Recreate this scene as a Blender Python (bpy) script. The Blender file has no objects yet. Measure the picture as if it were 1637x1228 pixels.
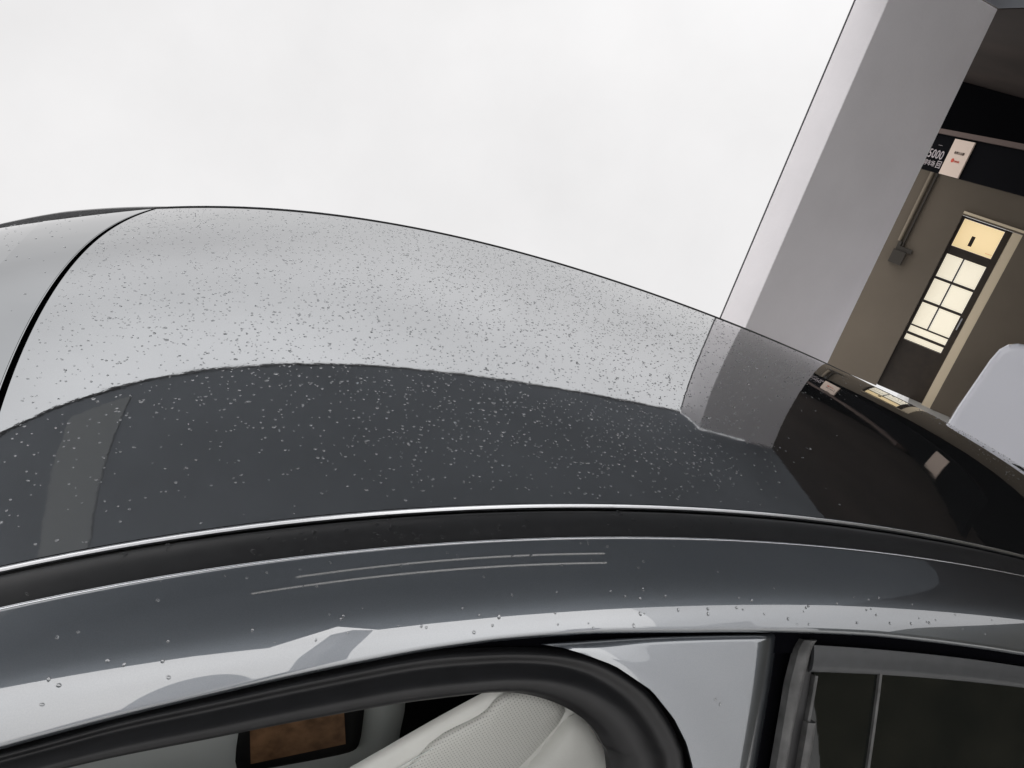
import bpy, math, random
import numpy as np
from mathutils import Vector, Matrix
random.seed(7); rng = np.random.default_rng(7)
sc = bpy.context.scene
COL = sc.collection
R_ = math.radians

# ------------------------------------------------------------------ camera
EYE = 2.12                                   # height of the phone above the paving
PITCH, ROLL, FPX = 19.76, 18.86, 1329.9
cd = bpy.data.cameras.new('camera'); cam = bpy.data.objects.new('camera', cd); COL.objects.link(cam)
cd.sensor_width = 36; cd.lens = FPX / 1637 * 36; cd.clip_start = .02; cd.clip_end = 3000
t_, r_ = R_(PITCH), R_(ROLL)
U = Vector((1, 0, 0)); Vd = Vector((0, -math.sin(t_), -math.cos(t_))); Fw = Vector((0, math.cos(t_), -math.sin(t_)))
right = U * math.cos(r_) - Vd * math.sin(r_); down = U * math.sin(r_) + Vd * math.cos(r_)
cam.matrix_world = Matrix.Translation((0, 0, EYE)) @ Matrix((right, -down, -Fw)).transposed().to_4x4()
sc.camera = cam

# ------------------------------------------------------------------ overcast sky, weak sun
w = bpy.data.worlds.new('World'); sc.world = w; w.use_nodes = True
nt = w.node_tree; nt.nodes.clear(); N = nt.nodes.new; L = nt.links.new
out = N('ShaderNodeOutputWorld'); bg = N('ShaderNodeBackground'); bg.inputs[1].default_value = .1
sky = N('ShaderNodeTexSky'); sky.sky_type = 'NISHITA'; sky.sun_disc = False
sky.sun_elevation = R_(20); sky.sun_rotation = R_(178); sky.dust_density = 3
tc = N('ShaderNodeTexCoord'); sep = N('ShaderNodeSeparateXYZ'); L(tc.outputs['Generated'], sep.inputs[0])
ramp = N('ShaderNodeValToRGB'); cr = ramp.color_ramp; cr.interpolation = 'EASE'
mp = N('ShaderNodeMapRange'); mp.inputs[1].default_value = -1; mp.inputs[2].default_value = 1
L(sep.outputs[2], mp.inputs[0]); L(mp.outputs[0], ramp.inputs[0])
def zpos(e): return (math.sin(R_(e)) + 1) / 2
SKYL = [(-90, .80), (-6, .89), (4, .92), (10, .97), (20, 1.3), (34, 1.72), (60, 2.9), (90, 3.3)]
while len(cr.elements) < len(SKYL): cr.elements.new(.5)
for el, (e, v) in zip(cr.elements, SKYL):
    el.position = zpos(e); k = v / 3.5
    el.color = (k * 1.0, k * .99, k * .993, 1)
nz = N('ShaderNodeTexNoise'); nz.inputs['Scale'].default_value = 5; nz.inputs['Detail'].default_value = 5; nz.inputs['Roughness'].default_value = .55
L(tc.outputs['Generated'], nz.inputs['Vector'])
mr = N('ShaderNodeMapRange'); mr.inputs[1].default_value = .3; mr.inputs[2].default_value = .7; mr.inputs[3].default_value = 33.2; mr.inputs[4].default_value = 36.0
L(nz.outputs[0], mr.inputs[0])
mul = N('ShaderNodeVectorMath'); mul.operation = 'SCALE'; L(ramp.outputs[0], mul.inputs[0]); L(mr.outputs[0], mul.inputs['Scale'])
mix = N('ShaderNodeMix'); mix.data_type = 'RGBA'; mix.inputs[0].default_value = .015
L(mul.outputs[0], mix.inputs[6]); L(sky.outputs[0], mix.inputs[7]); L(mix.outputs[2], bg.inputs[0]); L(bg.outputs[0], out.inputs[0])
sd = bpy.data.lights.new('sun', 'SUN'); sd.energy = 1.4; sd.angle = R_(105); sd.color = (1, .97, .93)
so = bpy.data.objects.new('sun', sd); COL.objects.link(so)
saz = R_(178); sel = R_(20)
so.rotation_euler = Vector((math.sin(saz) * math.cos(sel), math.cos(saz) * math.cos(sel), math.sin(sel))).to_track_quat('Z', 'Y').to_euler()
sc.view_settings.view_transform = 'Standard'; sc.view_settings.look = 'None'; sc.view_settings.exposure = 0; sc.view_settings.gamma = 1
sc.view_settings.use_curve_mapping = False
sc.render.engine = 'CYCLES'; sc.cycles.max_bounces = 10; sc.cycles.diffuse_bounces = 4; sc.cycles.glossy_bounces = 5; sc.cycles.transmission_bounces = 8

# ------------------------------------------------------------------ materials
def mat(name, col, rough=.5, metal=0, ior=1.45, coat=0, coat_ior=1.5, coat_rough=.02, trans=0, emit=None, es=0,
        var=0, vs=8, bump=0, bs=60, rvar=0, spec=.5, vdetail=4):
    m = bpy.data.materials.new(name); m.use_nodes = True; n = m.node_tree; p = n.nodes['Principled BSDF']
    p.inputs['Base Color'].default_value = (*col, 1); p.inputs['Roughness'].default_value = rough; p.inputs['Metallic'].default_value = metal
    p.inputs['IOR'].default_value = ior; p.inputs['Coat Weight'].default_value = coat; p.inputs['Coat IOR'].default_value = coat_ior
    p.inputs['Coat Roughness'].default_value = coat_rough; p.inputs['Transmission Weight'].default_value = trans
    p.inputs['Specular IOR Level'].default_value = spec
    if emit: p.inputs['Emission Color'].default_value = (*emit, 1); p.inputs['Emission Strength'].default_value = es
    if var or bump or rvar:
        tcn = n.nodes.new('ShaderNodeTexCoord')
        if var or rvar:
            x = n.nodes.new('ShaderNodeTexNoise'); x.inputs['Scale'].default_value = vs; x.inputs['Detail'].default_value = vdetail
            n.links.new(tcn.outputs['Object'], x.inputs['Vector'])
        if var:
            mx = n.nodes.new('ShaderNodeMapRange'); mx.inputs[1].default_value = .3; mx.inputs[2].default_value = .7
            mx.inputs[3].default_value = 1 - var; mx.inputs[4].default_value = 1 + var
            n.links.new(x.outputs[0], mx.inputs[0])
            vm = n.nodes.new('ShaderNodeVectorMath'); vm.operation = 'SCALE'; vm.inputs[0].default_value = col
            n.links.new(mx.outputs[0], vm.inputs['Scale']); n.links.new(vm.outputs[0], p.inputs['Base Color'])
        if rvar:
            mx = n.nodes.new('ShaderNodeMapRange'); mx.inputs[1].default_value = .35; mx.inputs[2].default_value = .75
            mx.inputs[3].default_value = rough; mx.inputs[4].default_value = rough + rvar
            n.links.new(x.outputs[0], mx.inputs[0]); n.links.new(mx.outputs[0], p.inputs['Roughness'])
        if bump:
            y = n.nodes.new('ShaderNodeTexNoise'); y.inputs['Scale'].default_value = bs; y.inputs['Detail'].default_value = 5
            n.links.new(tcn.outputs['Object'], y.inputs['Vector'])
            b = n.nodes.new('ShaderNodeBump'); b.inputs['Strength'].default_value = bump; b.inputs['Distance'].default_value = .01
            n.links.new(y.outputs[0], b.inputs['Height']); n.links.new(b.outputs[0], p.inputs['Normal'])
    return m
M = dict(
    glass_roof=mat('tinted_roof_glass', (.32, .33, .34), .012, metal=.95, rvar=.03, vs=3, bump=.0055, bs=20),
    screen=mat('tinted_windscreen_glass', (.30, .31, .32), .015, metal=1),
    paint=mat('grey_metallic_paint', (.135, .150, .168), .32, metal=.85, coat=1, coat_ior=2.45, coat_rough=.012, var=.05, vs=900, vdetail=1),
    satin=mat('satin_black_trim', (.022, .022, .023), .42, var=.15, vs=40), water2=mat('thin_rain_water', (1, 1, 1), 0, ior=1.333, trans=1),
    rubber=mat('black_rubber', (.009, .009, .010), .44, var=.2, vs=30, spec=.42),
    rubber_old=mat('weathered_grey_rubber', (.075, .075, .075), .6, var=.35, vs=45, bump=.15, bs=90),
    gapblack=mat('unlit_body_gap', (.003, .003, .004), 1, spec=0),  # near-black puts the shade of body gaps into the colour; seam seal shares it
    bright=mat('bright_metal_edge', (.60, .61, .63), .26, metal=1),  # metal stands in for the sky highlight along the roof glass edge
    lip=mat('pale_panel_edge', (.8, .82, .85), .22, metal=.95),  # pale colour paints the highlight on the rolled panel edge
    plastic=mat('grey_black_plastic', (.045, .047, .05), .38, var=.1, vs=60),
    sideglass=mat('dark_privacy_glass', (.006, .007, .006), .02, ior=1.5, bump=.02, bs=5),
    leather=mat('pale_leather', (.72, .725, .69), .45, bump=.06, bs=220, var=.04, vs=14),
    greytrim=mat('grey_cabin_trim', (.74, .78, .76), .55, bump=.05, bs=150),
    blacktrim=mat('black_cabin_trim', (.008, .008, .008), .6),
    wood=mat('brown_wood_veneer', (.27, .15, .08), .4, var=.45, vs=30),  # brown stands for the interior reflected in the cabin mirror
    tyre=mat('tyre_rubber', (.02, .02, .02), .8), rim=mat('alloy_rim', (.5, .5, .52), .3, metal=1),
    water=mat('rain_water', (1, 1, 1), 0, ior=1.38, trans=1, coat=.6, coat_ior=1.6, coat_rough=0),
    plaster=mat('white_plaster', (.84, .81, .83), .75, var=.035, vs=2.2, bump=.12, bs=35),
    edgedark=mat('dark_joint_sealant', (.09, .09, .095), .7),
    soffit=mat('grey_soffit_render', (.215, .23, .255), .8, var=.10, vs=1.2),
    rib=mat('pale_soffit_rib', (.31, .32, .33), .8),
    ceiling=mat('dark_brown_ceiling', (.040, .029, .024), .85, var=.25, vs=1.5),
    wall=mat('olive_brown_plaster', (.15, .124, .095), .85, var=.09, vs=1.3, bump=.2, bs=25),
    darkwall=mat('dark_brown_boarding', (.060, .054, .038), .8, var=.6, vs=1.3),
    haze_wall=mat('pale_rendered_wall', (.8, .8, .81), .85, var=.04, vs=.7),
    jamb=mat('beige_door_reveal', (.78, .66, .48), .8),
    doorwood=mat('dark_door_wood', (.030, .021, .014), .55, var=.2, vs=12),
    pane=mat('lit_frosted_pane', (.6, .58, .5), .4, emit=(1, .90, .70), es=.66, var=.03, vs=4),
    transom=mat('lit_warm_transom_pane', (.6, .5, .35), .4, emit=(1, .76, .40), es=.70),
    signblack=mat('black_sign_face', (.004, .004, .005), .9, spec=.05),
    letters=mat('faded_white_letters', (.42, .37, .38), .7),
    placard=mat('cream_placard', (.62, .50, .42), .7), ink=mat('dark_ink', (.06, .035, .025), .7), redink=mat('red_ink', (.55, .07, .04), .7),
    ledge=mat('brown_ledge', (.10, .07, .06), .8), boxgrey=mat('dark_grey_metal_box', (.045, .038, .03), .6), pipe=mat('painted_conduit', (.23, .19, .14), .6),
    ground=mat('wet_grey_concrete', (.52, .515, .50), .45, var=.15, vs=.8, bump=.3, bs=14),
    kerb=mat('pale_kerb_stone', (.36, .36, .35), .8, var=.1, vs=5),
    white=mat('white_car_paint', (.80, .81, .88), .3, coat=1, coat_rough=.03),
    tube=mat('lamp_tube', (.8, .8, .8), .4, emit=(1, .98, .95), es=.55),
    lampbody=mat('white_lamp_body', (.6, .6, .6), .5),
    far=mat('grey_render_wall', (.33, .33, .35), .8, var=.1, vs=.5), farglass=mat('dark_window_glass', (.02, .025, .03), .05),
    lampglass=mat('red_lamp_lens', (.35, .02, .02), .15),
)

# ------------------------------------------------------------------ helpers
def link(name, verts, faces, m, parent=None, smooth=False, loc=None):
    me = bpy.data.meshes.new(name); me.from_pydata([tuple(map(float, v)) for v in verts], [], faces); me.update()
    if smooth: me.polygons.foreach_set('use_smooth', [True] * len(me.polygons))
    if m: me.materials.append(m)
    o = bpy.data.objects.new(name, me); COL.objects.link(o)
    if parent: o.parent = parent
    return o
def thing(name, label, cat, loc=(0, 0, 0), group=None, rz=0):
    o = bpy.data.objects.new(name, None); COL.objects.link(o); o.location = loc; o.rotation_euler = (0, 0, rz)
    o['label'] = label; o['category'] = cat
    if group: o['group'] = group
    return o
def tag(o, label, cat, group=None):
    o['label'] = label; o['category'] = cat
    if group: o['group'] = group
    return o
def shell(name, f, us, vs, thick, m, parent=None, smooth=True):
    """closed sheet: f(u, v) -> (point, outward normal); rim faces keep their own vertices"""
    nu, nv = len(us), len(vs); top = []; bot = []
    for u in us:
        for v in vs:
            P, n = f(u, v); top.append(P); bot.append(P - n * thick)
    V = top + bot; o = nu * nv; F = []; idx = lambda i, j: i * nv + j
    for i in range(nu - 1):
        for j in range(nv - 1):
            a, b, c, d = idx(i, j), idx(i + 1, j), idx(i + 1, j + 1), idx(i, j + 1)
            F.append((a, b, c, d)); F.append((o + a, o + d, o + c, o + b))
    ring = [idx(i, 0) for i in range(nu)] + [idx(nu - 1, j) for j in range(1, nv)] + [idx(i, nv - 1) for i in range(nu - 2, -1, -1)] + [idx(0, j) for j in range(nv - 2, 0, -1)]
    nrm = len(F); base = len(V)
    for k in ring: V.append(top[k]); V.append(bot[k])
    n = len(ring)
    for k in range(n):
        a = base + 2 * k; b = base + 2 * ((k + 1) % n); F.append((a, a + 1, b + 1, b))
    ob = link(name, V, F, m, parent)
    # orient top faces outwards
    me = ob.data
    if smooth:
        s = [True] * nrm + [False] * n; me.polygons.foreach_set('use_smooth', s)
    P, nn = f(us[nu // 2], vs[nv // 2]); pf = me.polygons[2 * ((nu // 2 - 0 if nu // 2 < nu - 1 else nu - 2) * (nv - 1) + min(nv // 2, nv - 2))]
    if pf.normal.dot(Vector(nn)) < 0: me.flip_normals()
    return ob
def tube(name, pts, r, m, parent=None, seg=8, closed=False):
    pts = [Vector(p) for p in pts]; V = []; F = []; n = len(pts)
    for i, p in enumerate(pts):
        a = pts[(i + 1) % n] if (closed or i < n - 1) else p; b = pts[i - 1] if (closed or i > 0) else p
        t = (a - b).normalized(); s = t.cross(Vector((0, 0, 1))); s = s.normalized() if s.length > 1e-4 else Vector((1, 0, 0)); q = s.cross(t)
        for k in range(seg):
            an = 2 * math.pi * k / seg; V.append(p + s * (r * math.cos(an)) + q * (r * math.sin(an)))
    for i in range(n if closed else n - 1):
        j = (i + 1) % n
        for k in range(seg):
            l = (k + 1) % seg; F.append((i * seg + k, j * seg + k, j * seg + l, i * seg + l))
    if not closed: F.append(tuple(range(seg))[::-1]); F.append(tuple((n - 1) * seg + k for k in range(seg)))
    return link(name, V, F, m, parent, True)
def prism(name, poly, z0, z1, m, parent=None):
    n = len(poly); V = [(x, y, z0) for x, y in poly] + [(x, y, z1) for x, y in poly]
    ar = sum(poly[i][0] * poly[(i + 1) % n][1] - poly[(i + 1) % n][0] * poly[i][1] for i in range(n))
    F = [tuple(range(n))[::-1], tuple(range(n, 2 * n))] + [(i, (i + 1) % n, n + (i + 1) % n, n + i) for i in range(n)]
    if ar < 0: F = [f[::-1] for f in F]
    return link(name, V, F, m, parent)
class Plane:
    """a vertical plane facing the forecourt: centre azimuth az (deg), distance D; local coords t (right), z, n (towards viewer)"""
    def __init__(s, az, D, az2=None):
        a = R_(az); s.n = Vector((math.sin(a), math.cos(a), 0)); s.t = Vector((math.cos(a), -math.sin(a), 0)); s.D = D
    def p(s, t, z, n=0): return s.n * (s.D - n) + s.t * t + Vector((0, 0, z))
    def box(s, name, t0, t1, z0, z1, n0, n1, m, parent=None):
        V = [s.p(t, z, n) for n in (n0, n1) for t, z in ((t0, z0), (t1, z0), (t1, z1), (t0, z1))]
        F = [(3, 2, 1, 0), (4, 5, 6, 7), (0, 1, 5, 4), (1, 2, 6, 5), (2, 3, 7, 6), (3, 0, 4, 7)]
        o = link(name, V, F, m, parent); return o
def bevel(o, wd, seg=2):
    b = o.modifiers.new('bevel', 'BEVEL'); b.width = wd; b.segments = seg; b.limit_method = 'ANGLE'; return o
def text(name, s, size, m, parent, origin, xdir, ydir, depth=.002):
    c = bpy.data.curves.new(name, 'FONT'); c.body = s; c.size = size; c.extrude = depth; c.align_x = 'CENTER'; c.align_y = 'CENTER'; c.resolution_u = 2
    tmp = bpy.data.objects.new(name, c); COL.objects.link(tmp); dg = bpy.context.evaluated_depsgraph_get()
    me = bpy.data.meshes.new_from_object(tmp.evaluated_get(dg)); bpy.data.objects.remove(tmp)
    me.name = name; me.materials.clear(); me.materials.append(m)
    o = bpy.data.objects.new(name, me); COL.objects.link(o)
    x = Vector(xdir).normalized(); y = Vector(ydir).normalized(); z = x.cross(y)
    Mx = Matrix((x, y, z)).transposed().to_4x4(); Mx.translation = Vector(origin)
    o.matrix_world = Mx
    if parent:
        o.parent = parent; o.matrix_parent_inverse = parent.matrix_world.inverted() if False else Matrix.Identity(4)
    return o

# ------------------------------------------------------------------ the car's own frame (x back, y across, z up)
PHI = R_(20.916); CX, CY = -.00926, .87906
W = 1.31456
P = dict(h=.452866, k1=-.0862921, k2=.1140605, k3=-.0549849, k4=.0177126, k5=.00111798, kc=.0193207, kc4=-.0020502, kx=.0681887, kx3=-.0553878,
         ty=-.0112642, kxy=.0278, kx2c=-.0271031, ff=.00077711, e1=.0652899, e2=.0376473, e3=.0061423, e4=-.0039335)
def zroof(x, y):
    s = (y - W / 2) / (W / 2)
    return EYE - (P['h'] + P['k1'] * x + P['k2'] * x**2 + P['k3'] * x**3 + P['k4'] * x**4 + P['k5'] * x**5 + P['kc'] * s * s + P['kc4'] * s**4
                  + P['kx'] * x * x * s * s + P['kx3'] * x * s * s + P['ty'] * s + P['kxy'] * x * s + P['kx2c'] * x * x * s + P['ff'] * x * x * s**4)
def ye(x): return P['e1'] * x + P['e2'] * x * x + P['e3'] * x**3 + P['e4'] * x**4
def vec(x, y, z): return np.array((x, y, z), float)
SK = [0, .05, .10, .14, .17, .21, .28, .6, .9]; AK = [6, 12, 26, 46, 56, 61, 64, 68, 70]
_s = np.arange(0, 1.0, .001); _a = np.radians(np.interp(_s, SK, AK)); _w = np.concatenate([[0], np.cumsum(np.cos(_a) * .001)])[:-1]; _d = np.concatenate([[0], np.cumsum(np.sin(_a) * .001)])[:-1]
def side(x, s, n=0, near=True):
    """point on the car's flank: s = run of surface measured down from the roof edge, n = height above it"""
    a = R_(float(np.interp(s, SK, AK))); w_ = float(np.interp(s, _s, _w)); d = float(np.interp(s, _s, _d)); e = ye(x)
    if near: return vec(x, e - w_, zroof(x, e) - d) + n * vec(0, -math.sin(a), math.cos(a)), vec(0, -math.sin(a), math.cos(a))
    return vec(x, W - e + w_, zroof(x, W - e) - d) + n * vec(0, math.sin(a), math.cos(a)), vec(0, math.sin(a), math.cos(a))
def roofpt(x, y, n=0):
    e = 1e-3; zx = (zroof(x + e, y) - zroof(x - e, y)) / 2 / e; zy = (zroof(x, y + e) - zroof(x, y - e)) / 2 / e
    N_ = vec(-zx, -zy, 1); N_ /= np.linalg.norm(N_); return vec(x, y, zroof(x, y)) + n * N_, N_

car = thing('grey_car', 'grey metallic car with wet black glass roof, filling the foreground', 'car', (CX, CY, 0), rz=PHI)
S0, S1, S2 = -.5731, .0617, .0100
def seamx(v): s = 2 * v - 1; return S0 + S1 * s * s + S2 * s**4
XR = 2.02
def roofmap(x0, x1, n=0, inset=.001):
    """u: 0..1 front to back, v: 0..1 near to far"""
    def f(u, v):
        a = x0(v) if callable(x0) else x0; b = x1(v) if callable(x1) else x1
        x = a + (b - a) * u; e = ye(x) + inset; y = e + (W - 2 * e) * v; return roofpt(x, y, n)
    return f
lin = lambda a, b, n: np.linspace(a, b, n)
shell('roof_glass', roofmap(lambda v: seamx(v) + .0045, XR), lin(0, 1, 150), lin(0, 1, 70), .005, M['glass_roof'], car)
ws = shell('windscreen', roofmap(-1.32, lambda v: seamx(v) - .0045), lin(0, 1, 50), lin(0, 1, 50), .005, M['screen'], car)
shell('frit_band', roofmap(lambda v: seamx(v) - .010 - .10 - .12 * (2 * v - 1)**2, lambda v: seamx(v) - .0065, n=.0006), lin(0, 1, 10), lin(.01, .99, 50), .0004, mat('black_frit_enamel', (.26, .27, .28), .02, metal=1), ws)
shell('seam_seal', roofmap(lambda v: seamx(v) - .012, lambda v: seamx(v) + .012, n=-.007), lin(0, 1, 5), lin(0, 1, 60), .004, M['gapblack'], car)
shell('rear_glass', roofmap(XR + .012, 2.72), lin(0, 1, 30), lin(0, 1, 40), .005, M['glass_roof'], car)
shell('headliner', roofmap(-.5, 2.6, n=-.03, inset=.02), lin(0, 1, 40), lin(0, 1, 20), .01, M['blacktrim'], car)

def strip(name, s0, s1, x0, x1, m, n=0, ns=8, nx=110, near=True, thick=.004, prof=None, parent=car):
    def f(u, v):
        x = x0 + (x1 - x0) * u; a = s0(x) if callable(s0) else s0; b = s1(x) if callable(s1) else s1
        return side(x, a + (b - a) * v, (prof(v) if prof else n), near)
    return shell(name, f, lin(0, 1, nx), lin(0, 1, ns), thick, m, parent)
XF, XB = -1.02, 2.70
def srail(x): return float(np.interp(x, [-1.02, -.60, -.418, -.319, -.24, -.143, -.045, .036, .15, .271, .453, .577, .914, 1.6], [.216, .211, .2035, .1985, .1945, .188, .1815, .1785, .1785, .182, .1835, .185, .196, .20]))
for near in (True, False):
    strip('roof_edge_trim', lambda x: -.001 + .0008 * max(0, min(1, x / .5)), lambda x: .0042 - .0012 * max(0, min(1, x / .5)), XF, XB, M['bright'] if near else M['satin'], near=near, ns=7, thick=.003, prof=lambda v: -.0035 + (.004 if near else .0062) * math.sin(math.pi * v))  # bright near strip paints the edge highlight; the far one is dark
    strip('roof_moulding', .0055, .0595, XF, XB, M['satin'], near=near, ns=14,
          prof=lambda v: -.006 + .0035 * math.sin(math.pi * min(1, v * 1.1)) - (.004 if v > .93 or v < .04 else 0))
    strip('side_rail', .0600, srail, XF, XB, M['paint'], near=near, ns=46, nx=150, thick=.002,
          prof=lambda v: -.0045 * (1 - min(1, v / .022))**2 - .006 * max(0, (v - .955) / .045)**2)
    strip('gap_lining', .168, .212, XF, 2.5, M['gapblack'], near=near, n=-.022, ns=6, nx=60)  # black backing strip added so the gap reads as shade
for near in (True, False):
    tube('rail_lip', [side(x, .0605, -.0016, near)[0] for x in np.linspace(XF, XB, 90)], .0016, M['lip'], car, 6)  # pale tube added as the highlight line between moulding and rail
shell('gutter_trim', lambda u, v: side(-1.0 + .53 * u, -.004 + .03 * v, .0125 * min(1, (1 - u) / .45), False), lin(0, 1, 40), lin(0, 1, 4), .02, mat('grey_gutter_trim', (.13, .13, .135), .4), car)
# front door window: soft seal loop
OUT = [(-.83, .37), (-.87, .30), (-.87, .25), (-.81, .218), (-.66, .209), (-.418, .205), (-.319, .199), (-.24, .196), (-.143, .19), (-.045, .184), (.023, .186), (.073, .190), (.126, .198), (.175, .214), (.229, .246), (.264, .280), (.287, .310), (.301, .338), (.33, .45), (.345, .56), (.345, .60)]
INN = [(-.74, .37), (-.78, .31), (-.78, .28), (-.73, .252), (-.60, .243), (-.42, .2405), (-.337, .240), (-.242, .2415), (-.143, .2400), (-.061, .238), (.010, .238), (.045, .2385), (.082, .244), (.120, .257), (.150, .273), (.172, .290), (.188, .309), (.203, .335), (.232, .45), (.245, .56), (.245, .60)]
def smoothpath(pts, n):
    pts = np.array(pts); m = len(pts); u = np.linspace(0, m - 1, n); out = []
    for q in u:
        i = min(int(q), m - 2); f = q - i; p0 = pts[max(i - 1, 0)]; p1 = pts[i]; p2 = pts[i + 1]; p3 = pts[min(i + 2, m - 1)]
        out.append(.5 * ((2 * p1) + (-p0 + p2) * f + (2 * p0 - 5 * p1 + 4 * p2 - p3) * f * f + (-p0 + 3 * p1 - 3 * p2 + p3) * f**3))
    return np.array(out)
NP = 220
OP, IP = smoothpath(OUT, NP), smoothpath(INN, NP)
def sealprof(c):
    return sum(_sp(min(1, max(0, c + q))) for q in (-.05, -.025, 0, .025, .05)) / 5
def _sp(c):
    return float(np.interp(c, [0, .05, .12, .20, .28, .38, .50, .60, .70, .80, .90, 1], [-.020, -.006, -.0035, -.0050, -.0085, -.004, .0040, .0068, .0066, .0030, -.006, -.024]))
def sealmap(near):
    def f(u, v):
        i = int(round(u * (NP - 1))); q = OP[i] * (1 - v) + IP[i] * v; a, b = side(q[0], q[1], sealprof(v), near); return a, b
    return f
for near in (True, False):
    sl = shell('window_seal', sealmap(near), lin(0, 1, NP), lin(0, 1, 26), .012, M['rubber'], car)
    # painted quarter panel behind the window loop
    XL = [(.186, .085), (.190, .108), (.199, .136), (.215, .179), (.246, .232), (.28, .268), (.31, .291), (.338, .305), (.45, .335), (.60, .350)]
    def qf(u, v, near=near):
        s = .1862 + (.60 - .1862) * u**1.3; a = float(np.interp(s, [q[0] for q in XL], [q[1] for q in XL])); b = .441 - .03 * (s - .19)
        x = a + (b - a) * v; dd = b - x
        n = -.006 - .036 * max(0, 1 - dd / .062)**2 - .004 * max(0, 1 - u / .04)**2
        n += .0032 * math.exp(-((x - a) / .06)**2)
        return side(x, s, n, near)
    shell('door_pillar_panel', qf, lin(0, 1, 60), lin(0, 1, 50), .004, M['paint'], car)
    def col(x0, x1, s0, s1, n=0, bul=0, near=near):
        def f(u, v):
            s = s0 + (s1 - s0) * u; a = x0(s) if callable(x0) else x0; b = x1(s) if callable(x1) else x1
            return side(a + (b - a) * v, s, n + bul * math.sin(math.pi * v), near)
        return f
    shell('pillar_gap_lining', col(.37, .60, .17, .60, -.034), lin(0, 1, 20), lin(0, 1, 6), .004, M['gapblack'], car)  # black sheet stands in for the shaded recess beside the pillar panel
    def wl(s): return float(np.interp(s, [.19, .204, .25, .35, .60], [.4585, .4485, .4400, .4370, .440]))
    def wr(s): return float(np.interp(s, [.19, .204, .235, .274, .312, .35, .60], [.484, .474, .468, .463, .459, .459, .462]))
    shell('weatherstrip', col(lambda s: wl(s) + .004, wr, .193, .60, -.012, .006), lin(0, 1, 60), lin(0, 1, 12), .012, M['rubber_old'], car)
    shell('door_frame', col(lambda s: wr(s) + .003, lambda s: .481 - .03 * (s - .24), .196, .60, -.016, 0), lin(0, 1, 40), lin(0, 1, 4), .006, M['satin'], car)
    shell('glass_channel', col(lambda s: .4835 - .055 * (s - .24), lambda s: .4885 - .055 * (s - .24), .238, .60, -.010, .002), lin(0, 1, 30), lin(0, 1, 4), .01, M['rubber_old'], car)
    shell('latch_guide', col(lambda s: .478 - .04 * (s - .30), lambda s: .492 - .02 * (s - .30), .296, .42, -.006, .003), lin(0, 1, 12), lin(0, 1, 6), .01, M['rubber_old'], car)
    strip('window_frame_rail', lambda x: .199 + .032 * max(0, x - .47), lambda x: .2345 + .026 * max(0, x - .5), .476, 1.9, M['plastic'], near=near, ns=8, nx=60, prof=lambda v: -.010 - .004 * (v > .9) + .002 * math.sin(math.pi * v), thick=.006)
    g1 = strip('rear_quarter_glass', .232, .60, .486, .605, M['sideglass'], near=near, n=-.016, ns=14, nx=20, thick=.004)
    strip('window_divider', .234, .60, .604, .609, M['rubber_old'], near=near, n=-.012, ns=14, nx=4, thick=.006)
    strip('rear_window', .232, .60, .609, 1.85, M['sideglass'], near=near, n=-.014, ns=18, nx=50, thick=.004)
    strip('rear_pillar', .178, .60, 1.86, 2.65, M['paint'], near=near, n=-.004, ns=18, nx=30)
if True:
    # far front window closed with tinted pane
    strip('front_window', .236, .50, -.78, .34, M['sideglass'], near=False, n=-.03, ns=14, nx=40)
# lower body
def hw(x, z):
    q = abs(x - .25) / 2.55; base = .925 + .035 * math.sin(math.pi * min(1, max(0, (z - .25) / .8)))
    return base * (1 - .28 * min(1, q)**5)
def lower(x0, x1, z0, z1, near):
    def f(u, v):
        x = x0 + (x1 - x0) * u; zt = z1 - (.22 * min(1.1, max(0, -1.15 - x))**1.6) - (.05 if x < -1.2 else 0) * min(1, max(0, (-1.15 - x) / .3)); z = zt + (z0 - zt) * v; h = hw(x, z); sgn = -1 if near else 1
        return vec(x, W / 2 + sgn * h, z), vec(0, sgn, 0)
    return f
for near in (True, False):
    for nm, a, b in (('front_wing', -2.28, -1.0), ('front_door', -.995, .428), ('rear_door', .435, 1.45), ('rear_wing', 1.455, 2.78)):
        shell(nm, lower(a, b, .28, 1.045, near), lin(0, 1, 24), lin(0, 1, 10), .01, M['paint'], car)
    shell('belt_sill', lambda u, v, near=near: ((lambda x: (vec(x, W / 2 + (-1 if near else 1) * (.80 + .125 * v), 1.060 - .012 * v), vec(0, 0, 1)))(-1.05 + 3.7 * u)), lin(0, 1, 20), lin(0, 1, 4), .02, M['satin'], car)
    for x in (-1.42, 1.78):
        wheel = link('wheel', [(0, 0, 0)], [], None, car)
        sg = -1 if near else 1
        bpy.data.objects.remove(wheel)
        yc = W / 2 + sg * .86
        def ringm(name, prof, m, parent):
            V = []; F = []; n = 36; k = len(prof)
            for i in range(n):
                a = 2 * math.pi * i / n
                for (r, yo) in prof: V.append((x + r * math.cos(a), yc + sg * yo, .36 + r * math.sin(a)))
            for i in range(n):
                for j in range(k - 1): F.append((i * k + j, ((i + 1) % n) * k + j, ((i + 1) % n) * k + j + 1, i * k + j + 1))
            return link(name, V, F, m, parent, True)
        ty = ringm('wheel', [(.24, -.11), (.34, -.11), (.36, -.08), (.36, .08), (.34, .11), (.24, .11)], M['tyre'], car)
        ringm('rim', [(.24, -.1), (.235, .10), (.22, .085), (.06, .10), (.0, .10)], M['rim'], ty)
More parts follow.
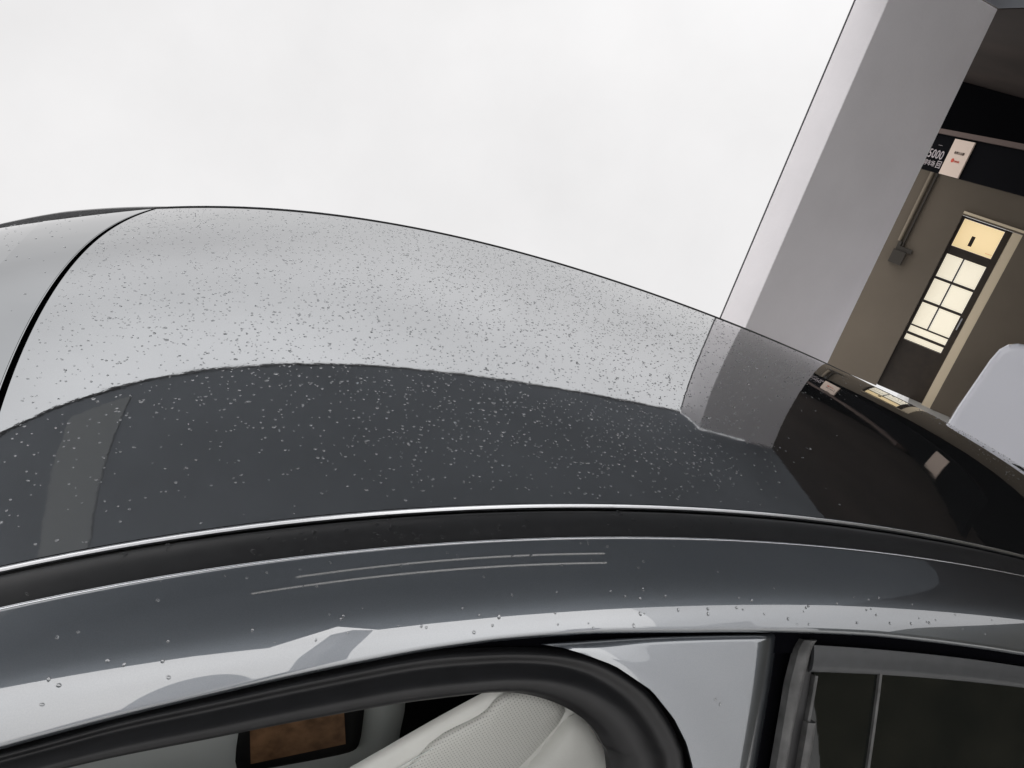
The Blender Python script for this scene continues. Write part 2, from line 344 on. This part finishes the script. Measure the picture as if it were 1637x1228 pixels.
shell('bonnet', lambda u, v: (lambda x, q: (vec(x, W / 2 + q * .86 * (1 - .1 * ((-1.25 - x) / 1.0)**2), 1.06 - .20 * ((-1.25 - x) / 1.0)**2 - .05 * q * q), vec(0, 0, 1)))(-2.27 + 1.02 * u, 2 * v - 1), lin(0, 1, 20), lin(0, 1, 24), .01, M['paint'], car)
shell('front_bumper', lambda u, v: (vec(-2.30 - .04 * math.sin(math.pi * v), W / 2 + (2 * u - 1) * .70, .28 + .56 * v), vec(-1, 0, 0)), lin(0, 1, 10), lin(0, 1, 10), .03, M['paint'], car)
shell('tailgate', lambda u, v: (vec(2.78 + .05 * math.sin(math.pi * v), W / 2 + (2 * u - 1) * .72, .28 + .74 * v), vec(1, 0, 0)), lin(0, 1, 10), lin(0, 1, 10), .03, M['paint'], car)
for q in (-.55, .55):
    shell('headlight', lambda u, v, q=q: (vec(-2.345 + .04 * v, W / 2 + q + (u - .5) * .28, .70 + .09 * v), vec(-1, 0, .2)), lin(0, 1, 5), lin(0, 1, 4), .02, M['screen'], car)
    shell('tail_light', lambda u, v, q=q: (vec(2.84, W / 2 + q + (u - .5) * .3, .82 + .08 * v), vec(1, 0, 0)), lin(0, 1, 5), lin(0, 1, 4), .02, M['lampglass'], car)
# cabin
def cbox(name, x0, x1, y0, y1, z0, z1, m, parent=car, bv=0):
    V = [(x, y, z) for x in (x0, x1) for y in (y0, y1) for z in (z0, z1)]
    F = [(0, 1, 3, 2), (4, 6, 7, 5), (0, 4, 5, 1), (2, 3, 7, 6), (0, 2, 6, 4), (1, 5, 7, 3)]
    o = link(name, V, F, m, parent)
    if bv: bevel(o, bv, 3)
    return o
cbox('cabin_floor', -1.2, 2.6, -.18, 1.49, .30, .34, M['blacktrim'])
cbox('door_lining', -.95, .42, 1.42, 1.47, .4, 1.02, M['blacktrim'])
cbox('rear_bulkhead', 1.0, 1.06, -.15, 1.45, .34, 1.3, M['blacktrim'])
def pillow(name, poly, y0, depth, m, parent, k=7, ext=(.012, .02, -.02), sm=2):
    """cushion whose outline lies in the x-z plane y=y0, bulging towards the near side"""
    pl = np.array(poly); c = pl.mean(0); n = len(pl); V = []; F = []
    dense = []
    for i in range(n):
        for f in (0, .25, .5, .75): dense.append(pl[i] * (1 - f) + pl[(i + 1) % n] * f)
    # round the outline a little
    d = np.array(dense)
    for _ in range(sm): d = (np.roll(d, 1, 0) + 2 * d + np.roll(d, -1, 0)) / 4
    n = len(d)
    for j in range(k):
        f = 1 - j / k; hgt = depth * (1 - f**4)**.5
        if j == 0: hgt = 0
        for q in d: V.append((c[0] + (q[0] - c[0]) * f, y0 - hgt, c[1] + (q[1] - c[1]) * f))
    V.append((c[0], y0 - depth, c[1])); b = len(V)
    for q in d: V.append((q[0] + ext[0], y0 + ext[1], q[1] + ext[2]))
    for j in range(k - 1):
        for i in range(n): F.append((j * n + i, j * n + (i + 1) % n, (j + 1) * n + (i + 1) % n, (j + 1) * n + i))
    for i in range(n): F.append(((k - 1) * n + i, (k - 1) * n + (i + 1) % n, k * n)); F.append((b + i, b + (i + 1) % n, (i + 1) % n, i))
    F.append(tuple(b + i for i in range(n)))
    return link(name, V, F, m, parent, True)
perf = bpy.data.materials.new('perforated_pale_leather'); perf.use_nodes = True; n_ = perf.node_tree; p_ = n_.nodes['Principled BSDF']; p_.inputs['Roughness'].default_value = .5
t1 = n_.nodes.new('ShaderNodeTexCoord'); mpn = n_.nodes.new('ShaderNodeMapping'); mpn.inputs['Rotation'].default_value = (0, R_(42), 0); mpn.inputs['Scale'].default_value = (1, .0001, 1)
vo = n_.nodes.new('ShaderNodeTexVoronoi'); vo.inputs['Scale'].default_value = 215; vo.inputs['Randomness'].default_value = .12
cr2 = n_.nodes.new('ShaderNodeValToRGB'); cr2.color_ramp.elements[0].position = .17; cr2.color_ramp.elements[0].color = (.36, .36, .34, 1); cr2.color_ramp.elements[1].position = .27; cr2.color_ramp.elements[1].color = (.64, .645, .61, 1)
n_.links.new(t1.outputs['Object'], mpn.inputs[0]); n_.links.new(mpn.outputs[0], vo.inputs['Vector']); n_.links.new(vo.outputs['Distance'], cr2.inputs[0]); n_.links.new(cr2.outputs[0], p_.inputs['Base Color'])
Z = lambda z: EYE + z
seat = pillow('seat', [(-.16, Z(-1.14)), (.021, Z(-.961)), (.088, Z(-.893)), (.146, Z(-.838)), (.171, Z(-.818)), (.25, Z(-.80)), (.36, Z(-.86)), (.50, Z(-1.1)), (.40, Z(-1.35)), (-.1, Z(-1.35))], .075, .012, M['leather'], car, ext=(.20, .30, -.36))
pillow('seat_insert', [(.160, Z(-.866)), (.176, Z(-.822)), (.24, Z(-.812)), (.30, Z(-.842)), (.262, Z(-.965)), (.16, Z(-1.12)), (.02, Z(-1.10)), (.095, Z(-.915))], .066, .010, perf, seat)
pillow('bolster', [(.300, Z(-.848)), (.345, Z(-.86)), (.45, Z(-1.0)), (.46, Z(-1.15)), (.30, Z(-1.25)), (.19, Z(-1.12)), (.264, Z(-.958))], .066, .030, M['leather'], seat)
for a in (.004, .011):
    tube('stitch_line', [(.035 + .120 * q / 6 + a * .6, .0615, Z(-.992 + .122 * q / 6) - a) for q in range(7)], .0008, M['greytrim'], seat, 5)
# pale dash panel beyond, with a framed mirror whose brown reflection is painted on
dash = pillow('dashboard_panel', [(-.50, Z(-1.28)), (-.15, Z(-1.22)), (.185, Z(-1.16)), (.204, Z(-1.36)), (.235, Z(-1.48)), (-.50, Z(-1.62))], .47, .012, M['greytrim'], car)
fr = pillow('insert_frame', [(-.136, Z(-1.19)), (.074, Z(-1.12)), (.090, Z(-1.20)), (.108, Z(-1.315)), (.085, Z(-1.335)), (-.095, Z(-1.392)), (-.122, Z(-1.38))], .42, .010, M['blacktrim'], dash, sm=2)
link('wood_insert', [(x, .405, Z(z)) for x, z in ((-.112, -1.262), (.054, -1.205), (.078, -1.291), (-.093, -1.353))] + [(x, .411, Z(z)) for x, z in ((-.112, -1.262), (.054, -1.205), (.078, -1.291), (-.093, -1.353))],
     [(0, 3, 2, 1), (4, 5, 6, 7), (0, 1, 5, 4), (1, 2, 6, 5), (2, 3, 7, 6), (3, 0, 4, 7)], M['wood'], fr)

# ------------------------------------------------------------------ rain
def bead_mesh(r, flat=.5, nr=3, ns=9):
    V = []; F = []
    for j in range(nr):
        a = (math.pi / 2) * j / nr; rr = r * math.cos(a); z = r * flat * math.sin(a)
        for i in range(ns): V.append((rr * math.cos(2 * math.pi * i / ns), rr * math.sin(2 * math.pi * i / ns), z))
    V.append((0, 0, r * flat)); t = len(V) - 1
    for j in range(nr - 1):
        for i in range(ns): F.append((j * ns + i, j * ns + (i + 1) % ns, (j + 1) * ns + (i + 1) % ns, (j + 1) * ns + i))
    for i in range(ns): F.append(((nr - 1) * ns + i, (nr - 1) * ns + (i + 1) % ns, t))
    return np.array(V), F
BV, BF = bead_mesh(1.0, .62)
def field(name, pts, label, parent=None):
    """pts: list of (point, normal, radius) in car space, joined into one field of real beads"""
    V = []; F = []; c = 0
    for Pt, n, r in pts:
        n = np.array(n) / np.linalg.norm(n); a = np.cross(n, (0, 1, 0)); a /= np.linalg.norm(a); b = np.cross(n, a)
        a = np.array((1., 0, 0)) - n * n[0]; a /= np.linalg.norm(a); b = np.cross(n, a); ang = rng.normal(0, .35); a, b = a * math.cos(ang) + b * math.sin(ang), -a * math.sin(ang) + b * math.cos(ang)
        sx, sy = r * rng.uniform(1.0, 1.75), r * rng.uniform(.8, 1.05)
        wob = 1 + .12 * np.sin(np.arctan2(BV[:, 1], BV[:, 0]) * 2 + rng.uniform(0, 6))
        Q = Pt + np.outer(BV[:, 0] * sx * wob, a) + np.outer(BV[:, 1] * sy * wob, b) + np.outer(BV[:, 2] * r * rng.uniform(.8, 1.2), n)
        V.extend(Q.tolist()); F.extend([tuple(i + c for i in f) for f in BF]); c += len(BV)
    o = link(name, V, F, M['water'], None, True); o.location = (CX, CY, 0); o.rotation_euler = (0, 0, PHI)
    o['label'] = label; o['category'] = 'raindrops'; o['kind'] = 'stuff'; return o
cent = [(rng.uniform(-.6, 1.1), rng.uniform(.0, 1.2), rng.uniform(.05, .22)) for _ in range(60)]
def wet(x, y):
    lim = .393 + (y - .086) * .93 + .05 * math.sin(y * 9)
    a = 1 / (1 + math.exp((x - lim + .02) / .05))
    if x > 1.42: a = 1
    if y < .03: a *= .3
    d = .45 + .65 * math.exp(-((x - .35)**2) / .12) * (1 if y > .1 else .5) + .25 * (y > .4)
    g = sum(math.exp(-((x - cx)**2 + (y - cy)**2) / (s * s)) for cx, cy, s in cent)
    return a * min(1, d * (.35 + .4 * g))
pts = []; taken = {}
def free(x, y, r, cell=.006):
    k = (int(x // cell), int(y // cell))
    for i in (-1, 0, 1):
        for j in (-1, 0, 1):
            for (a, b, c) in taken.get((k[0] + i, k[1] + j), []):
                if (a - x)**2 + (b - y)**2 < (c + r)**2 * 1.1: return False
    taken.setdefault(k, []).append((x, y, r)); return True
tries = 0
while len(pts) < 10500 and tries < 110000:
    tries += 1
    x = rng.uniform(-.62, 2.0); y = rng.uniform(ye(x) + .008, W - ye(x) - .02)
    if x < seamx((y - ye(x)) / (W - 2 * ye(x))) + .01 or rng.random() > wet(x, y): continue
    r = float(np.clip(rng.lognormal(math.log(.00098), .30), .0005, .0024))
    if not free(x, y, r): continue
    a, b = roofpt(x, y); pts.append((a, b, r))
field('raindrops', pts, 'fine rain beads scattered over the black glass roof of the grey car')
pts = []
for _ in range(520):
    x = rng.uniform(-1.25, -.6); y = rng.uniform(ye(x) + .01, W - ye(x) - .02)
    if x > seamx((y - ye(x)) / (W - 2 * ye(x))) - .01: continue
    a, b = roofpt(x, y, .0007 if x > -.86 else 0); pts.append((a, b, rng.uniform(.0008, .0019)))
field('raindrops', pts, 'rain beads on the sloping windscreen ahead of the black roof seam')
# separate beads on the moulding and the painted rail
proto = None; NB = 0; MB_ = []
def bead(x, s, r, lab, grp, n=0):
    global proto, NB
    a, b = side(x, s, n)
    if proto is None or proto.data.name not in bpy.data.meshes or (MB_ and proto.data == MB_[0]):
        proto = link('water_bead', BV.tolist(), BF, M['water'], None, True); o = proto
    else:
        o = proto.copy(); COL.objects.link(o)
    tr = Matrix.Translation((CX, CY, 0)) @ Matrix.Rotation(PHI, 4, 'Z')
    q = Vector(b).to_track_quat('Z', 'Y').to_matrix().to_4x4()
    o.matrix_world = tr @ Matrix.Translation(Vector(a)) @ q @ Matrix.Rotation(rng.uniform(0, 6.28), 4, 'Z') @ Matrix.Diagonal((r * rng.uniform(.85, 1.4), r * rng.uniform(.8, 1.1), r * rng.uniform(.9, 1.3), 1))
    if 'moulding' in lab:
        if not MB_:
            me = bpy.data.meshes.new('water_bead'); me.from_pydata((BV * (1, 1, .5)).tolist(), [], BF); me.polygons.foreach_set('use_smooth', [True] * len(me.polygons)); me.materials.append(M['water2']); MB_.append(me)
        o.data = MB_[0]
    o['label'] = lab; o['category'] = 'water bead'; o['group'] = grp; NB += 1; return o
for _ in range(60):
    x = float(np.clip(rng.normal(-.08, .18), -.5, .6)); bead(x, rng.uniform(.012, .052), rng.uniform(.0016, .0032), 'small water bead on the black roof moulding', 'water beads on the black moulding', -.003)
for _ in range(30):
    x = float(np.clip(rng.uniform(-.5, .35), -.5, .8)); bead(x, rng.uniform(.064, .11), rng.uniform(.0012, .0022), 'small water bead on the dark upper part of the painted side rail', 'water beads on the upper side rail')
for _ in range(74):
    x = rng.uniform(-.48, .85); bead(x, rng.uniform(.128, .172), rng.uniform(.0010, .0021), 'small water bead on the pale lower part of the painted side rail', 'water beads on the lower side rail')
for x, s in ((.325, .262), (.333, .268)):
    bead(x, s, .0022, 'small water bead on the painted panel behind the window loop', 'water beads on the pillar panel', -.006)

# ------------------------------------------------------------------ the place
c1, c2, c3 = (1.35, 6.34), (1.50, 6.12), (2.36, 6.66); c4 = (c1[0] + c3[0] - c2[0], c1[1] + c3[1] - c2[1])
CH = EYE + 1.4017
ca = R_(38.3); du = Vector((math.cos(ca), math.sin(ca))); dn = Vector((-math.sin(ca), math.cos(ca)))
ph = Vector((math.cos(PHI), math.sin(PHI))); pn = Vector((-math.sin(PHI), math.cos(PHI)))
bld = thing('garage_building', 'building with flat canopy over the car and a white pillar at its edge', 'building', (4, 8, 0))
def lay(o): o.parent = bld; o.matrix_parent_inverse = Matrix.Translation((-4, -8, 0)); return o
def bpt(cx):     # back edge of the canopy, behind the photographer
    q = ph * cx + pn * (-1.77 + .156 * (cx + 2.37)); return (q.x, q.y)
cp = lambda a, b: tuple(ph * a + pn * b)
f0 = Vector(c1) - du * 6.6
divd = Vector((.26, -.966))
dv = Vector(c3) + divd * 9.0
def inter(p, d, q, e):
    den = d.x * e.y - d.y * e.x; t = ((q.x - p.x) * e.y - (q.y - p.y) * e.x) / den; return p + d * t
A_ = Vector(bpt(-4.0)); B_ = Vector(bpt(4)); X_ = inter(Vector(c3), divd, A_, (B_ - A_).normalized())
sof = lay(prism('soffit', [tuple(f0), c1, c2, c3, tuple(X_), cp(1.2, -1.42), cp(.34, -1.62), cp(.02, -1.22), cp(-.38, -2.0), cp(-.9, -1.86), cp(-2.37, -1.77), tuple(A_)], CH, CH + .3, M['soffit']))
# slim drip edge along the front of the canopy
e0 = f0 + dn * .003; e1 = Vector(c1) + dn * .003
lay(prism('drip_edge', [tuple(e0), tuple(e1), tuple(e1 + dn * .012), tuple(e0 + dn * .012)], CH - .012, CH + .32, M['edgedark']))
# shallow rib crossing the soffit
r0 = inter(Vector((-2.70, 1.82)), Vector((.04, .92)), f0, du); 
lay(prism('soffit_rib', [(-3.03, -1.6), (-2.72, -1.6), (-2.59, 2.74), (-2.60, 3.05), (-2.97, 2.75)], CH - .006, CH - .002, M['rib']))
# inside, right of the pillar, the ceiling is dark
DV0 = Vector(c3); 
CB_ = inter(A_, (B_ - A_).normalized(), Vector((11.5, 8)), Vector((.2, -1)))
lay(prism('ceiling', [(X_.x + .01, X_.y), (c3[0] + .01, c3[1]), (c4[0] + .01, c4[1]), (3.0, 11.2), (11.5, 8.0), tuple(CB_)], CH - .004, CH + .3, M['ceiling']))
# pillar
pil = lay(prism('pillar', [c1, c2, c3, c4], 0, CH - .006, M['plaster'])); bevel(pil, .006, 2)
pil['label'] = 'white rectangular plastered pillar'
ax = (Vector(c1) - Vector(c2)).normalized(); ay = (Vector(c3) - Vector(c2)).normalized()
b0 = Vector(c1) + ax * .002
lay(prism('pillar_joint', [tuple(b0 - ay * .002), tuple(b0 + ax * .008 - ay * .002), tuple(b0 + ax * .008 + ay * .03), tuple(b0 + ay * .03)], 0, CH - .03, M['edgedark']))  # thin dark strip along the pillar's left edge
# wall with the glazed door
PL = Plane(24, 11.0); K = 11 / 12
zz = lambda z: EYE + (z - EYE) * K; tt = lambda t: t * K
DL, DR, DT, DREC = tt(-.262), tt(.345), zz(2.20), -.14
def wbox(*a): return lay(PL.box(*a))
wbox('wall', -1.35, DL, 0, zz(2.625), -.25, 0, M['wall'])
wbox('wall', DL, tt(.455), DT, zz(2.625), -.25, 0, M['wall'])
wbox('wall', tt(.455), 9, 0, zz(2.625), -.25, 0, M['wall'])
wbox('wall_fascia', -1.35, 9, zz(2.627), CH - .01, -.25, .06, M['signblack'])
wbox('door_reveal', DR, tt(.4545), 0, DT - .002, -.25, -.02, M['jamb'])
wbox('door_lintel', DL, tt(.453), zz(2.222), zz(2.252), .002, .035, M['jamb'])
door = lay(PL.box('door', DL + .002, DR - .002, .0, zz(.500), -.20, -.10, M['doorwood']))
door['label'] = 'dark door with lit panes'
def dbox(name, t0, t1, z0, z1, n0, n1, m): return PL.box(name, t0, t1, z0, z1, n0, n1, m, door)
door.parent = bld; door.matrix_parent_inverse = Matrix.Translation((-4, -8, 0))
Lx, Rx = tt(-.220), tt(.264)
dbox('door_frame', DL + .003, Lx, zz(.500) + .001, DT - .003, -.19, -.09, M['doorwood'])
dbox('door_frame', Rx, DR - .003, zz(.500) + .001, DT - .003, -.19, -.09, M['doorwood'])
dbox('door_rail', Lx + .001, Rx - .001, zz(1.705), zz(1.812), -.19, -.085, M['doorwood'])
dbox('door_rail', Lx + .001, Rx - .001, zz(2.170), DT - .004, -.19, -.088, M['doorwood'])
cols = [(-.220, -.021), (.001, .262)]; rows = [(1.396, 1.703), (1.066, 1.360), (.722, 1.030)]
for z0, z1 in rows:
    for a, b in cols: dbox('pane', tt(a) + .001, tt(b), zz(z0), zz(z1), -.165, -.155, M['pane'])
for z0, z1 in ((.615, .700), (.505, .580)): dbox('pane', tt(-.219), tt(.262), zz(z0), zz(z1), -.165, -.155, M['pane'])
tr = dbox('transom_pane', tt(-.219), tt(.262), zz(1.814), zz(2.168), -.165, -.155, M['transom'])
dbox('glazing_bar', tt(-.0195), tt(-.001), zz(.722), zz(1.704), -.17, -.14, M['doorwood'])
for z0, z1 in ((1.362, 1.394), (1.032, 1.064), (.702, .720), (.582, .613)): dbox('glazing_bar', Lx + .001, Rx - .001, zz(z0), zz(z1), -.169, -.139, M['doorwood'])
PL.box('transom_notice', tt(-.05), tt(-.006), zz(1.871), zz(2.0), -.153, -.149, M['doorwood'], door)
PL.box('handle', tt(.285), tt(.300), zz(.86), zz(1.02), -.088, -.055, M['rim'], door)
text('transom_lettering', '-----', .045, M['redink'], door, PL.p(tt(.215), zz(1.86), -.152), PL.t, (0, 0, 1), .001)
# junction box and conduit on the wall
jb = thing('junction_box', 'small dark junction box with conduit on the wall left of the door', 'junction box', PL.p(tt(-.73), zz(1.46), 0))
inv = Matrix.Translation(-Vector(jb.location))
def jl(o): o.parent = jb; o.matrix_parent_inverse = inv; return o
jl(PL.box('box', tt(-.815), tt(-.655), zz(1.375), zz(1.545), .002, .09, M['boxgrey']))
jl(PL.box('bracket', tt(-.80), tt(-.60), zz(1.546), zz(1.60), .002, .05, M['boxgrey']))
jl(PL.box('gland', tt(-.80), tt(-.76), zz(1.601), zz(1.66), .002, .05, M['boxgrey']))
jl(tube('conduit', [PL.p(tt(-.735), z, .03) for z in (zz(1.60), zz(1.9), zz(2.3), zz(2.62))], .014, M['boxgrey']))
jl(tube('conduit', [PL.p(tt(-.80), z, .03) for z in (zz(1.66), zz(1.9), zz(2.3), zz(2.62))], .022, M['pipe']))
# side wall and floor edges inside
lay(prism('side_wall', [(7.6, -1.3), (7.8, -1.3), (7.8, 8.4), (7.6, 8.4)], 0, CH - .01, M['darkwall']))
# sign board hung under the ceiling
pA = Vector((9.33 * math.sin(R_(18.3)), 9.33 * math.cos(R_(18.3)))); pB = Vector((8.05 * math.sin(R_(24.6)), 8.05 * math.cos(R_(24.6))))
bd = (pB - pA).normalized(); bnrm = Vector((bd.y, -bd.x)); 
if bnrm.dot(pA) > 0: bnrm = -bnrm
def bp(u, z, n=0): q = pA + bd * u + bnrm * n; return Vector((q.x, q.y, z))
def bbox(name, u0, u1, z0, z1, n0, n1, m, parent=None):
    V = [bp(u, z, n) for n in (n0, n1) for u, z in ((u0, z0), (u1, z0), (u1, z1), (u0, z1))]
    return link(name, V, [(3, 2, 1, 0), (4, 5, 6, 7), (0, 1, 5, 4), (1, 2, 6, 5), (2, 3, 7, 6), (3, 0, 4, 7)], m, parent)
LB = (pB - pA).length + 1.7
sb = bbox('sign_board', -.3, LB, 2.455, 2.79, -.08, 0, M['signblack']); tag(sb, 'long black sign board with faded white characters hanging beside the pillar', 'sign')
lg = bbox('ledge', -.3, 2.15, 2.792, 2.835, -.3, .03, M['ledge'], sb)
def azu(az):   # run along the board at an azimuth
    d = Vector((math.sin(R_(az)), math.cos(R_(az)))); q = inter(pA, bd, Vector((0, 0)), d); return (q - pA).dot(bd)
bx3 = Vector((bd.x, bd.y, 0))
text('lettering', '5000', .115, M['letters'], sb, bp(azu(19.93), 2.605, .004), bx3, (0, 0, 1))
text('lettering', '停车场', .056, M['letters'], sb, bp(azu(19.80), 2.518, .004), bx3, (0, 0, 1))
text('lettering', '回', .075, M['letters'], sb, bp(azu(20.32), 2.520, .004), bx3, (0, 0, 1))
text('lettering', '一一', .03, M['letters'], sb, bp(azu(19.95), 2.69, .004), bx3, (0, 0, 1))
pc = bbox('placard', azu(20.62), azu(21.70), 2.452, 2.772, .01, .022, M['placard']); tag(pc, 'cream placard with dark and red print on the black sign board', 'placard')
pm = (azu(20.62) + azu(21.70)) / 2
text('print', '收费公示牌', .028, M['ink'], pc, bp(pm + .01, 2.655, .024), bx3, (0, 0, 1), .001)
text('print', '●', .05, M['redink'], pc, bp(pm - .035, 2.585, .024), bx3, (0, 0, 1), .001)
text('print', '扫码付款', .019, M['redink'], pc, bp(pm + .025, 2.582, .024), bx3, (0, 0, 1), .001)
pc2 = bbox('placard', azu(29.6), azu(30.7), 2.50, 2.74, .01, .022, M['placard']); tag(pc2, 'second cream placard further right along the black sign board', 'placard')
# strip lamps on the soffit overhead
for k, (a, b) in enumerate((((-.72, .88), (.70, 1.51)), ((-.82, .56), (.80, 1.28)))):
    a = Vector((*a, CH)); b = Vector((*b, CH)); m_ = (a + b) / 2; d_ = (b - a).normalized()
    L_ = thing('strip_lamp', ('slim tube lamp on the soffit, the one nearer the canopy edge', 'slim tube lamp on the soffit, the one nearer the photographer')[k], 'lamp', m_, 'tube lamps on the soffit')
    ln = (b - a).length / 2; sd_ = Vector((-d_.y, d_.x, 0))
    def lb(nm, wv, z0, z1, m, L_=L_, ln=ln, d_=d_, sd_=sd_):
        V = [d_ * x + sd_ * y + Vector((0, 0, z)) for x in (-ln, ln) for y in (-wv, wv) for z in (z0, z1)]
        return link(nm, V, [(0, 1, 3, 2), (4, 6, 7, 5), (0, 4, 5, 1), (2, 3, 7, 6), (0, 2, 6, 4), (1, 5, 7, 3)], m, L_)
    lb('housing', .030, -.045, -.004, M['lampbody']); 
    tube('lamp_tube', [d_ * (-ln * .98) + Vector((0, 0, -.062)), d_ * (ln * .98) + Vector((0, 0, -.066))], .020, M['tube'], L_)
# ground: paving that ends at the terrace edge beyond the car
ge = 5.9
gpts = [ph * (-60) + pn * ge, ph * 6.2 + pn * ge, Vector((6.5, 14.5)), Vector((60, 14.5)), Vector((60, -400)), Vector((-400, -400)), ph * (-400) + pn * ge]
g = prism('ground', [tuple(q) for q in (gpts[0], gpts[1], gpts[2], gpts[3], gpts[4], gpts[5], gpts[6])], -1.0, 0, M['ground']); g['kind'] = 'structure'
for k in range(30):
    a = ph * (-12 + k * .6) + pn * (ge - .2); b = ph * (-12 + k * .6 + .59) + pn * (ge - .2)
    o = prism('kerb_stone', [tuple(a), tuple(b), tuple(b + pn * .18), tuple(a + pn * .18)], .004, .12, M['kerb'])
    if k == 0: kerb = o; kerb['kind'] = 'structure'; kerb.name = 'kerb'
    else: o.parent = kerb
# white car parked beyond, at the right
PV = Plane(28, 6.5)
wc = thing('white_car', 'plain white parked car just beyond the grey car at the right edge', 'car', tuple(PV.p(.85, 0, 0)))
wi = Matrix.Translation(-Vector(wc.location))
def wl_(o): o.parent = wc; o.matrix_parent_inverse = wi; return o
prof = [(-.10, .30), (-.085, .62), (-.062, .79), (-.057, .95), (-.037, 1.176), (-.022, 1.34), (-.004, 1.425), (.03, 1.478), (.08, 1.508), (.20, 1.535), (.5, 1.57), (.85, 1.58)]
prof = [(a, b) for a, b in prof] + [(1.7 - a, b) for a, b in prof[:-1][::-1]]
n = len(prof); V = []; F = []
lay_n = [(0, .97), (.02, 1), (-1.0, 1.0), (-3.0, .98), (-4.0, .86)]
for (nn, sc_) in [(.0, .965), (-.03, 1.0), (-1.0, .88), (-2.8, .66), (-3.9, .5)]:
    for a, b in prof: V.append(PV.p(.85 + (a - .85) * (1 if nn > -3 else .92) , .3 + (b - .3) * sc_ if b > .31 else b, nn) if nn != 0 else PV.p(.85 + (a - .85) * .975, .3 + (b - .3) * .985, nn))
for j in range(4):
    for i in range(n - 1): F.append((j * n + i, j * n + i + 1, (j + 1) * n + i + 1, (j + 1) * n + i))
F.append(tuple(range(n))[::-1]); F.append(tuple(4 * n + i for i in range(n)))
F += [(j * n, (j + 1) * n, (j + 1) * n + n - 1, j * n + n - 1) for j in range(4)]
body = wl_(link('body', V, F, M['white'], None, False)); bevel(body, .02, 3)
wl_(PV.box('rear_window', .50, 1.30, 1.02, 1.40, .004, .012, M['sideglass']))
for a in (.24, 1.34): wl_(PV.box('tail_light', a, a + .12, .50, .62, .004, .02, M['lampglass']))
wl_(PV.box('bumper', .0, 1.7, .30, .50, .002, .06, M['plastic']))
for a in (.02, 1.5):
    for q in (-.8, -3.2):
        pts_ = [PV.p(a, .32, q), PV.p(a + .18, .32, q)]
        V = []; ns = 24
        for pp in pts_:
            for k in range(ns): V.append(pp + PV.n * (.32 * math.cos(2 * math.pi * k / ns)) + Vector((0, 0, .32 * math.sin(2 * math.pi * k / ns))))
        F = [(k, (k + 1) % ns, ns + (k + 1) % ns, ns + k) for k in range(ns)] + [tuple(range(ns)), tuple(range(ns, 2 * ns))[::-1]]
        wl_(link('wheel', V, F, M['tyre']))
# second canopy post and pale neighbour, seen only as reflections in the paint
lay(prism('post', [(3.78, -2.45), (4.02, -2.55), (4.12, -2.31), (3.88, -2.21)], 0, CH - .005, M['plaster']))
nb = prism('neighbour_building', [(10.6, -6.0), (11.7, -3.3), (15.5, -5.0), (14.5, -8.0)], 0, 6.8, M['haze_wall']); tag(nb, 'pale rendered building off to the right behind the photographer', 'building')
V = []; kk = 18
for yy in (-13.5, -17.0):
    V += [(.6, yy, 0)] + [(2.35 - 1.75 * math.cos(math.pi * q / kk), yy, 5.6 + 2.3 * math.sin(math.pi * q / kk)) for q in range(kk + 1)] + [(4.1, yy, 0)]
nn_ = kk + 3
kb = link('round_gabled_building', V, [tuple(range(nn_)), tuple(range(nn_, 2 * nn_))[::-1]] + [((i + 1) % nn_, i, nn_ + i, nn_ + (i + 1) % nn_) for i in range(nn_)], mat('grey_gable_render', (.60, .60, .62), .85, var=.06, vs=.6)); tag(kb, 'pale building with a rounded gable across the yard behind the photographer', 'building')
yp = prism('yard_post', [(.98, -2.72), (1.26, -2.82), (1.36, -2.56), (1.08, -2.46)], 0, 4.6, mat('grey_post_render', (.68, .68, .70), .8)); tag(yp, 'tall square grey post in the yard behind the photographer', 'post')
# building across the yard, behind the photographer
ob_ = thing('grey_building', 'long grey rendered building across the yard behind the photographer', 'building', (-4, -16, 0))
oi = Matrix.Translation((4, 16, 0))
def ol(o): o.parent = ob_; o.matrix_parent_inverse = oi; return o
ol(prism('wall', [(-16, -18), (-2, -18), (-2, -26), (-16, -26)], 0, 3.6, M['far']))
for k in range(5):
    ol(prism('window', [(-15.2 + k * 2.7, -17.98), (-13.8 + k * 2.7, -17.98), (-13.8 + k * 2.7, -17.995), (-15.2 + k * 2.7, -17.995)], 1.0, 2.4, M['farglass']))
